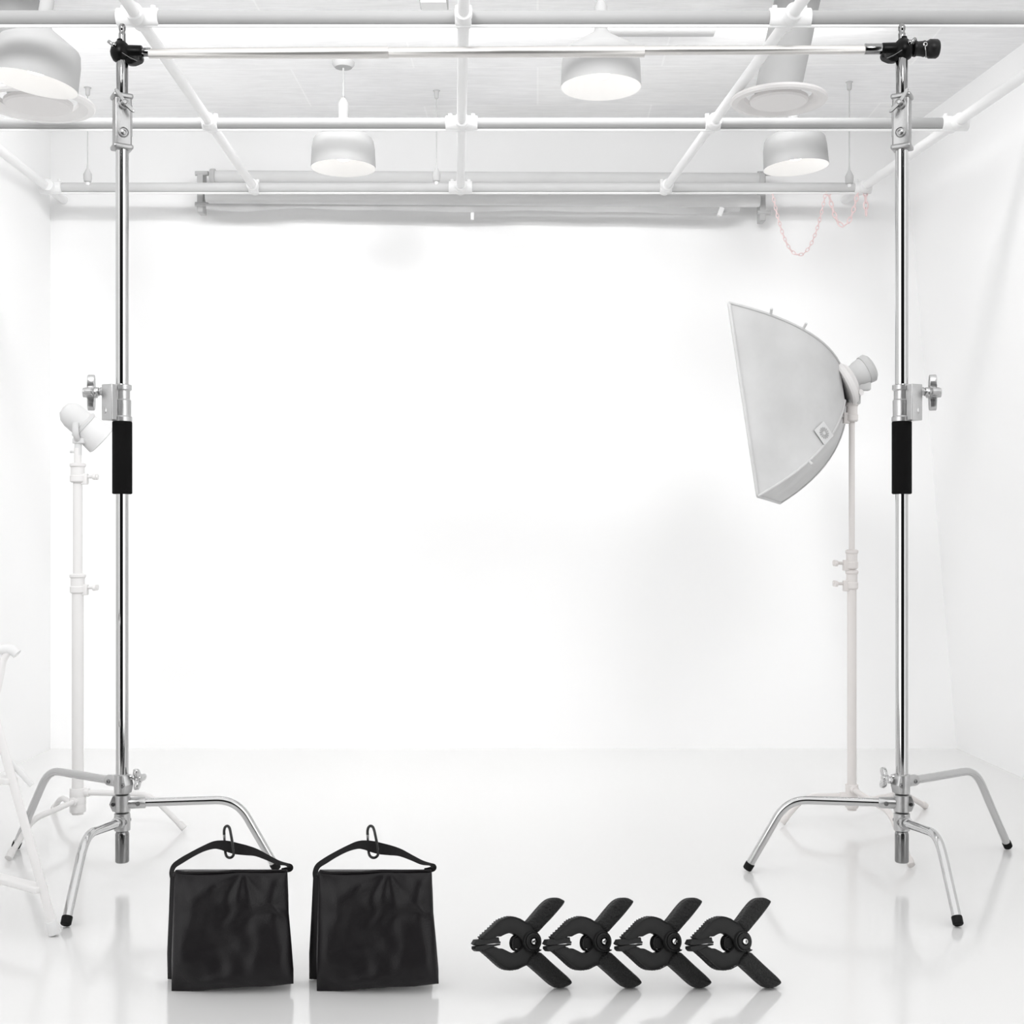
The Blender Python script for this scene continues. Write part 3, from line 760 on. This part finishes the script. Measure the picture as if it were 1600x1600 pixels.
# ================================================================== SANDBAGS
BY = 3.83
def sandbag(label, off):
    base = fl(363, 1545); base = V((pt(363, 1540, BY).x, BY, 0))
    t = thing('sandbag', label, 'sandbag', base, 'black sandbags on the floor')
    kk = BY / F
    def panel_(outline_l, outline_r, top, bot, T, Y0, Y1, seed, w=.010):
        """pillow between edge curves; returns bmesh"""
        bm = NB(); N = 64
        def edge(c, s):
            n = len(c) - 1; x = s * n; i = min(int(x), n - 1); f = x - i
            return c[i][0] * (1 - f) + c[i + 1][0] * f, c[i][1] * (1 - f) + c[i + 1][1] * f
        front, back = [], []
        for j in range(N + 1):
            v = j / N; rf, rb = [], []
            lx, ly = edge(outline_l, v); qx, qy = edge(outline_r, v)
            for i in range(N + 1):
                u = i / N
                x = lx + (qx - lx) * u; y = ly + (qy - ly) * u
                tx, ty = edge(top, u); bx_, by_ = edge(bot, u)
                y += (ty - (top[0][1] + (top[-1][1] - top[0][1]) * u)) * (1 - v) ** 3 + (by_ - (bot[0][1] + (bot[-1][1] - bot[0][1]) * u)) * v ** 3
                Y = Y0 + (Y1 - Y0) * v
                e = max(0, (1 - abs(2 * u - 1) ** 5)) ** .6 * max(0, 1 - abs(2 * v - 1) ** 7) ** .6
                # creases fanning down from the upper right corner
                cu, cv = u - .62, v + .02
                ang = math.atan2(cv, cu + 1e-6); rad = math.hypot(cu, cv)
                wr = math.sin(ang * 7 + seed) * math.exp(-rad * 3.2) * min(1, rad * 4) * .38
                wr += .8 * noise.noise(V((u * 2.6 + v * 2.0, v * 2.6 - u * 1.5, seed))) * 1.2
                wr += .35 * noise.noise(V((u * 7, v * 7, seed + 5)))
                wr += .5 * math.exp(-((u - .93) ** 2 / .004 + (v - .35 - (u - .93) * 1.2) ** 2 / .0016))
                d_ = T * e * (.75 + .25 * math.sin(PI * v)) + wr * w * min(1, e * 1.3)
                P = pt(x, y, Y)
                rf.append(P + V((0, -d_, 0))); rb.append(P + V((0, T * e * .5 + .002, 0)))
            front.append(rf); back.append(rb)
        F_ = [[bm.verts.new(p) for p in r] for r in front]; B_ = [[bm.verts.new(p) for p in r] for r in back]
        for j in range(N):
            for i in range(N):
                bm.faces.new((F_[j][i], F_[j + 1][i], F_[j + 1][i + 1], F_[j][i + 1]))
                bm.faces.new((B_[j][i], B_[j][i + 1], B_[j + 1][i + 1], B_[j + 1][i]))
        for i in range(N):
            bm.faces.new((F_[0][i], F_[0][i + 1], B_[0][i + 1], B_[0][i])); bm.faces.new((F_[N][i + 1], F_[N][i], B_[N][i], B_[N][i + 1]))
        for j in range(N):
            bm.faces.new((F_[j + 1][0], F_[j][0], B_[j][0], B_[j + 1][0])); bm.faces.new((F_[j][N], F_[j + 1][N], B_[j + 1][N], B_[j][N]))
        for v_ in bm.verts: v_.co.z = max(v_.co.z, .002)
        return bm
    bm = panel_([(273, 1361), (270, 1440), (268, 1500), (268, 1549)], [(449, 1360), (450.5, 1400), (451, 1425), (455, 1470), (458.5, 1515), (458.5, 1537)],
                [(273, 1361), (290, 1364), (340, 1363), (370, 1360), (400, 1361), (449, 1360)],
                [(268, 1549), (330, 1548), (395, 1544), (430, 1541), (452, 1540), (458.5, 1535)], .028, BY, 3.805, 1.3, .020)
    obj('front_pouch', bm, FABRIC, t, ang=60)
    bm = panel_([(266, 1362), (264, 1420), (261, 1490), (262, 1536)], [(447, 1361), (448, 1425), (455, 1530)],
                [(266, 1362), (447, 1361)], [(262, 1538), (350, 1537), (455, 1533)], .014, BY + .032, BY + .075, 7.7, .004)
    obj('rear_pouch', bm, FABRIC, t, ang=60)
    # piping along the upper seam
    bm = NB(); tube(bm, [pt(x, y, BY - .004) for x, y in ((274, 1361), (290, 1363.5), (340, 1363), (370, 1360.5), (400, 1361), (448, 1360))], .0035, 8)
    box(bm, pt(358, 1364, BY + .02), (U(172, BY), .045, .012), bev=.005)
    obj('top_seam', bm, FABRIC, t)
    # webbing handle
    path = [(268, 1372, 5, .012), (268, 1363, 7, .006), (272, 1353, 8, -.002), (283, 1345, 9, -.006), (300, 1335, 8.5, 0), (318, 1326, 9, 0), (334, 1320.5, 12, 0), (346, 1320.5, 15, 0),
            (358, 1323, 18, 0), (370, 1326, 18, 0), (384, 1328.5, 16, 0), (400, 1332, 12, 0), (418, 1340, 9, 0), (434, 1347.5, 7.5, 0), (447, 1350.5, 5, 0), (453, 1354, 9, .008), (452, 1358, 9, .02), (440, 1360, 7, .03)]
    bm = NB(); rows = []
    # smooth with Catmull-Rom
    def cr(p0, p1, p2, p3, s): return tuple(.5 * ((2 * b) + (-a + c) * s + (2 * a - 5 * b + 4 * c - d_) * s * s + (-a + 3 * b - 3 * c + d_) * s ** 3) for a, b, c, d_ in zip(p0, p1, p2, p3))
    P = [path[0]] + path + [path[-1]]; sm = []
    for i in range(1, len(P) - 2):
        for s in range(6): sm.append(cr(P[i - 1], P[i], P[i + 1], P[i + 2], s / 6))
    sm.append(path[-1])
    for i, (x, y, w, dy) in enumerate(sm):
        a, b_ = sm[max(i - 1, 0)], sm[min(i + 1, len(sm) - 1)]
        dx_, dz_ = b_[0] - a[0], b_[1] - a[1]; L_ = math.hypot(dx_, dz_) or 1; nx, ny = -dz_ / L_, dx_ / L_
        Yc = BY + .012 + dy
        tw = (18 - w) / 18 * .010
        A_, B_ = (x + nx * w / 2, y + ny * w / 2), (x - nx * w / 2, y - ny * w / 2)
        rows.append([pt(*A_, Yc - .0018 - tw), pt(*B_, Yc - .0018 + tw), pt(*B_, Yc + .0018 + tw), pt(*A_, Yc + .0018 - tw)])
    ring_mesh(bm, rows); obj('handle_strap', bm, WEB, t, ang=50)
    return t
bag1 = sandbag('black nylon sandbag in front of the left stand leg, nearer the left edge', 0)
def carabiner(label):
    Yc = BY + .012; c = pt(355, 1315, Yc)
    t = thing('carabiner', label, 'carabiner', c, 'carabiners clipped on the sandbag handles')
    P3 = [(350.2, 1304, .012), (350.0, 1298, .011), (351.3, 1292.5, .009), (354.5, 1290.0, .005), (357.8, 1291.8, 0), (359.6, 1297, -.005), (361.2, 1306, -.012),
          (362.8, 1315, -.016), (364.2, 1324, -.018), (365.3, 1331, -.018), (365.0, 1336.5, -.014), (361.5, 1340, -.006), (357.5, 1340.3, .002), (353.8, 1338, .009), (352.2, 1333, .014), (351.8, 1328, .016)]
    bm = NB(); tube(bm, fillet([pt(x, y, Yc + d_) for x, y, d_ in P3], .012, 3), .0042, 14); obj('hook', bm, mat('black_enamel', .004, .22, spec=.5), t)
    bm = NB(); tube(bm, [pt(350.3, 1302, Yc + .012), pt(350.7, 1310, Yc + .014), pt(351.2, 1320, Yc + .016), pt(351.8, 1330, Yc + .016)], .0040, 12); obj('gate', bm, CAST, t, label='silver spring gate')
    return t
ca1 = carabiner('black carabiner clipped on the handle of the left sandbag')
dx = U(225.5, BY)
bag2 = copy_tree(bag1); bag2.location.x += dx; bag2['label'] = 'black nylon sandbag standing right of the other sandbag, nearer the clamps'
ca2 = copy_tree(ca1); ca2.location.x += dx; ca2['label'] = 'black carabiner clipped on the handle of the right sandbag'

# ================================================================== SPRING CLAMPS
CY0 = 3.82
def clamp(label):
    c = pt(725 + 905 / 8.889, 1395 + 690 / 8.889, CY0)
    yaw = .46; kx = CY0 / F / 8.889; kxx = kx / math.cos(yaw) * .985
    t = thing('spring_clamp', label, 'clamp', (c.x, CY0, 0), 'black spring clamps in a row')
    R = Matrix.Rotation(-.29, 3, 'X') @ Matrix.Rotation(yaw, 3, 'Z') @ Matrix.Diagonal((1, 1, 1.045))
    def to(cv, dw=0.0):
        def f(u, w, v): return c + R @ V((u * kxx, w + dw, v * kx))
        return f
    def loc(pts): return [(x - 905, 690 - y) for x, y in pts]
    # the lowest point must sit on the floor
    TH = .036
    def jaw_taper(outl, th, dw, bev, name, m):
        bm = NB(); prism(bm, outl, th, to(0, dw), bev=0.0)
        if bev:
            pass
        return obj(name, bm, m, t, ang=50)
    def arm(outl, th, dw, nm, m, bev=2.5):
        b2 = NB()
        h = th
        prism(b2, outl, th, lambda u, w, v: V((u, w / kx, v)), bev=0)
        bm = NB(); merge(bm, b2, lambda q_: c + R @ V((q_.x * kxx, q_.y * kx + dw, q_.z * kx)))
        return obj(nm, bm, m, t, ang=50)
    up_j = loc([(200, 640), (255, 590), (330, 530), (400, 470), (450, 425), (520, 395), (600, 372), (660, 378), (730, 400), (800, 440), (850, 460), (930, 500), (1010, 570),
                (1010, 760), (930, 800), (860, 790), (800, 740), (770, 670), (700, 612), (640, 585), (575, 588), (520, 608), (470, 632), (455, 612), (400, 640), (340, 660), (240, 670)])
    lo_j = loc([(215, 795), (290, 850), (370, 915), (440, 975), (500, 1020), (560, 1045), (620, 1050), (700, 1040), (780, 1005), (840, 985), (900, 995), (1000, 960), (1030, 830),
                (960, 700), (850, 700), (780, 780), (700, 835), (640, 832), (560, 795), (500, 770), (490, 790), (420, 750), (340, 745), (250, 765)])
    up_h = loc([(850, 455), (930, 375), (1000, 300), (1060, 240), (1120, 185), (1180, 148), (1240, 132), (1300, 132), (1360, 155), (1395, 175), (1380, 215), (1300, 300), (1200, 400),
                (1100, 490), (990, 595), (930, 560), (880, 500)])
    lo_h = loc([(840, 985), (890, 995), (960, 1050), (1060, 1130), (1150, 1205), (1220, 1255), (1270, 1280), (1330, 1290), (1410, 1270), (1475, 1240), (1487, 1210), (1440, 1155),
                (1340, 1075), (1220, 980), (1120, 895), (1030, 820), (960, 830), (880, 900)])
    # layered jaw plates: the two arms pass each other at the pivot
    def rounded(outl, th, dw, nm, m, par=None, inset=.10, seg=5, ribs=False):
        """plate whose rim is rounded by stacking shrunk copies of its outline"""
        n = len(outl); cxm = sum(p[0] for p in outl) / n; czm = sum(p[1] for p in outl) / n
        area = sum(outl[i][0] * outl[(i + 1) % n][1] - outl[(i + 1) % n][0] * outl[i][1] for i in range(n))
        sg = 1 if area > 0 else -1
        def off(d_):
            out = []
            for i in range(n):
                p0, p1, p2 = outl[i - 1], outl[i], outl[(i + 1) % n]
                n1 = V((p1[1] - p0[1], p0[0] - p1[0])); n2 = V((p2[1] - p1[1], p1[0] - p2[0]))
                n1.normalize(); n2.normalize(); nn_ = (n1 + n2)
                if nn_.length < .3: nn_ = n1
                nn_.normalize(); q = 1 / max(.6, nn_.dot(n1))
                out.append((p1[0] - nn_.x * d_ * q * sg, p1[1] - nn_.y * d_ * q * sg))
            return out
        rings = []
        bev = inset * 100
        for kq in range(seg + 1):
            a = PI / 2 * kq / seg
            rings.append((off(bev * (1 - math.sin(a))), -th / 2 + th * .28 * (1 - math.cos(a))))
        for kq in range(seg, -1, -1):
            a = PI / 2 * kq / seg
            rings.append((off(bev * (1 - math.sin(a))), th / 2 - th * .28 * (1 - math.cos(a))))
        bm = NB(); rows = []
        for ol, w in rings:
            rows.append([bm.verts.new(c + R @ V((u * kxx, w + dw, v * kx))) for u, v in ol])
        for a_, b_ in zip(rows, rows[1:]):
            for i in range(n):
                j = (i + 1) % n; bm.faces.new((a_[i], a_[j], b_[j], b_[i]))
        f0 = bm.faces.new(list(reversed(rows[0]))); f1_ = bm.faces.new(rows[-1])
        bmesh.ops.triangulate(bm, faces=[f0, f1_])
        return obj(nm, bm, m, par or t, ang=48)
    uj = rounded(smooth_poly(up_j, 1), .029, -.003, 'upper_jaw', CLAMPM, inset=.08)
    lj = rounded(smooth_poly(lo_j, 1), .029, .003, 'lower_jaw', CLAMPM, inset=.08)
    rounded(smooth_poly(up_h, 1), .044, .0, 'upper_handle', GRIPM, inset=.45)
    rounded(smooth_poly(lo_h, 1), .044, .0, 'lower_handle', GRIPM, inset=.45)
    # raised rim ribs on the outer edges of the jaws
    for outl, pj in ((up_j[0:11], uj), (lo_j[0:10], lj)):
        bm = NB()
        tube(bm, [c + R @ V((u * kxx, -.018, v * kx * .99)) for u, v in [(p[0] + 8, p[1] * .985) for p in outl]], .0016, 8)
        obj('rim_bead', bm, CLAMPD, pj)
        bm = NB()
        for q in range(len(outl) - 2):
            p, p2 = outl[q], outl[q + 1]
            for s in (.2, .7):
                u, v = p[0] + (p2[0] - p[0]) * s, p[1] + (p2[1] - p[1]) * s
                box(bm, c + R @ V((u * kxx * .985, .0, v * kx * .985)), (.0034, .0305, .0034), M=R, bev=.0006)
        obj('edge_ribs', bm, CLAMPD, pj)
    # grip ribs
    for outl, a, b_ in ((up_h, (930, 500), (1330, 180)), (lo_h, (960, 930), (1400, 1225))):
        pass
    # swivelling pads at the jaw tips
    pads = ((loc([(116, 715), (150, 660), (300, 645), (455, 634), (462, 680), (478, 685), (478, 712), (400, 712), (300, 722), (150, 735)]), 'upper_pad'),
            (loc([(130, 745), (200, 732), (330, 725), (440, 722), (478, 715), (470, 735), (410, 745), (330, 765), (220, 808), (158, 808), (128, 780)]), 'lower_pad'))
    for ol, nm in pads: rounded(ol, .030, .0, nm, CLAMPD, inset=.05, seg=3)
    # pivot, spring, screw
    fn = (R @ V((0, -1, 0))).normalized()
    bm = NB(); pr = 140 * kx
    lathe(bm, [(pr, .012), (pr, .022), (pr * .93, .0255), (pr * .84, .0255), (pr * .82, .022), (pr * .80, .022), (pr * .78, .029), (pr * .70, .031), (pr * .40, .031), (pr * .37, .026), (0, .026)], c, fn, 44)
    piv = obj('pivot_boss', bm, CLAMPD, t)
    bm = NB(); prism(bm, loc([(985, 740), (1000, 790), (1030, 795), (1020, 808), (960, 830), (930, 800)]), .006, lambda u, w, v: c + R @ V((u * kxx, w - .0225, v * kx)), bev=.001); obj('stop_tab', bm, CLAMPD, piv)
    bm = NB(); lathe(bm, [(46 * kx, .022), (46 * kx, .031), (36 * kx, .0345), (18 * kx, .0355), (15 * kx, .031), (0, .031)], c, fn, 26); obj('screw', bm, CHROME, piv, label='silver cross-head screw')
    bm = NB(); sp = c + R @ V(((705 - 905) * kxx, 0, (690 - 710) * kx))
    rr2 = 95 * kx
    tube(bm, [sp + R @ V((math.cos(a) * rr2 * .85 + .005, -.012 + .024 * a / (8 * PI), math.sin(a) * rr2)) for a in [8 * PI * i / 96 for i in range(97)]], .0022, 8)
    obj('spring', bm, mat('spring_black', .004, .3, metal=.5), t, label='dark coil spring')
    bm = NB(); cyl(bm, sp + R @ V((.004, -.010, 0)), sp + R @ V((.004, .014, 0)), rr2 * .80, 30, bev=.002); obj('spring_core', bm, RUB, t)
    return t
cl = clamp('black spring clamp leftmost of the four in a row')
lowz = min((v.co.z for o in cl.children_recursive if o.type == 'MESH' for v in o.data.vertices))
cl.location.z = -lowz + .0005
for i, lab in ((1, 'black spring clamp second from the left, its jaws between the handles of the first'),
               (2, 'black spring clamp third from the left in the row'),
               (3, 'black spring clamp rightmost of the four, nearest the right stand')):
    c_ = copy_tree(cl); c_.location.x += U(109.3, CY0) * i; c_['label'] = lab

# ================================================================== CAMERA
cam = bpy.data.cameras.new('camera'); co = bpy.data.objects.new('camera', cam); COL.objects.link(co)
co.location = (0, 0, CH); co.rotation_euler = (PI / 2, 0, 0)
cam.sensor_width = 36; cam.lens = F / 1600 * 36; cam.shift_y = -(800 - HZ) / 1600 * -1 if False else (HZ - 800) / 1600
cam.clip_start = .05; SC.camera = co

# ================================================================== LIGHT
w = bpy.data.worlds.new('studio'); SC.world = w; w.use_nodes = True
nt = w.node_tree; bg = nt.nodes['Background']
tc = nt.nodes.new('ShaderNodeTexCoord'); sp = nt.nodes.new('ShaderNodeSeparateXYZ'); nt.links.new(tc.outputs['Generated'], sp.inputs[0])
neg = nt.nodes.new('ShaderNodeMath'); neg.operation = 'MULTIPLY'; neg.inputs[1].default_value = -1; nt.links.new(sp.outputs['Y'], neg.inputs[0])
at = nt.nodes.new('ShaderNodeMath'); at.operation = 'ARCTAN2'; nt.links.new(sp.outputs['X'], at.inputs[0]); nt.links.new(neg.outputs[0], at.inputs[1])
ab = nt.nodes.new('ShaderNodeMath'); ab.operation = 'ABSOLUTE'; nt.links.new(at.outputs[0], ab.inputs[0])
dv = nt.nodes.new('ShaderNodeMath'); dv.operation = 'DIVIDE'; dv.inputs[1].default_value = PI; nt.links.new(ab.outputs[0], dv.inputs[0])
cr = nt.nodes.new('ShaderNodeValToRGB'); nt.links.new(dv.outputs[0], cr.inputs[0])
el = cr.color_ramp.elements
def setr(els, vals):
    while len(els) > 1: els.remove(els[-1])
    els[0].position = vals[0][0]; els[0].color = (vals[0][1],) * 3 + (1,)
    for p, v in vals[1:]:
        e = els.new(p); e.color = (v, v, v, 1)
setr(el, [(0, .004), (18 / 180, .006), (22 / 180, .04), (29 / 180, .07), (33 / 180, .95), (60 / 180, 1.0), (75 / 180, .25), (1, .2)])  # invented dark band and bright strips for the chrome to reflect
# up above, an even brightness added to the world as overhead fill
cr2 = nt.nodes.new('ShaderNodeValToRGB'); nt.links.new(sp.outputs['Z'], cr2.inputs[0])
setr(cr2.color_ramp.elements, [(0, 0), (.42, 0), (.55, 1), (1, 1)])
mx = nt.nodes.new('ShaderNodeMix'); mx.data_type = 'RGBA'
nt.links.new(cr2.outputs['Color'], mx.inputs[0]); nt.links.new(cr.outputs['Color'], mx.inputs[6]); mx.inputs[7].default_value = (.54, .54, .54, 1)
nt.links.new(mx.outputs[2], bg.inputs['Color']); bg.inputs['Strength'].default_value = 2.6

def area(name, loc, rot, size, power, col=(1, 1, 1)):
    l = bpy.data.lights.new(name, 'AREA'); l.shape = 'RECTANGLE'; l.size, l.size_y = size; l.energy = power; l.color = col
    o = bpy.data.objects.new(name, l); COL.objects.link(o); o.location = loc; o.rotation_euler = rot
    return o
area('added_wall_fill', (-.4, 6.15, 3.80), (math.radians(58), 0, 0), (4.4, .12), 34)  # unseen fill light added to lift the upper back wall
for x, tx in ((-1.8, -1.2), (1.8, 1.0)):  # two unseen spots added to brighten the back wall and room
    sl = bpy.data.lights.new('added_wall_spot', 'SPOT'); sl.energy = 820 if x < 0 else 480; sl.spot_size = math.radians(54); sl.spot_blend = .5; sl.shadow_soft_size = .75
    so = bpy.data.objects.new('added_wall_spot', sl); COL.objects.link(so); so.location = (x, .4, 5.02)
    so.rotation_euler = (V((tx, 7.9, 2.3)) - V(so.location)).to_track_quat('-Z', 'Y').to_euler()

SC.view_settings.view_transform = 'Standard'
SC.view_settings.look = 'None'
SC.view_settings.exposure = 0.0
SC.cycles.max_bounces = 7; SC.cycles.diffuse_bounces = 5; SC.cycles.glossy_bounces = 4
SC.cycles.caustics_reflective = False; SC.cycles.caustics_refractive = False
SC.cycles.use_denoising = True
SC.cycles.use_adaptive_sampling = True
SC.cycles.adaptive_threshold = 0.05
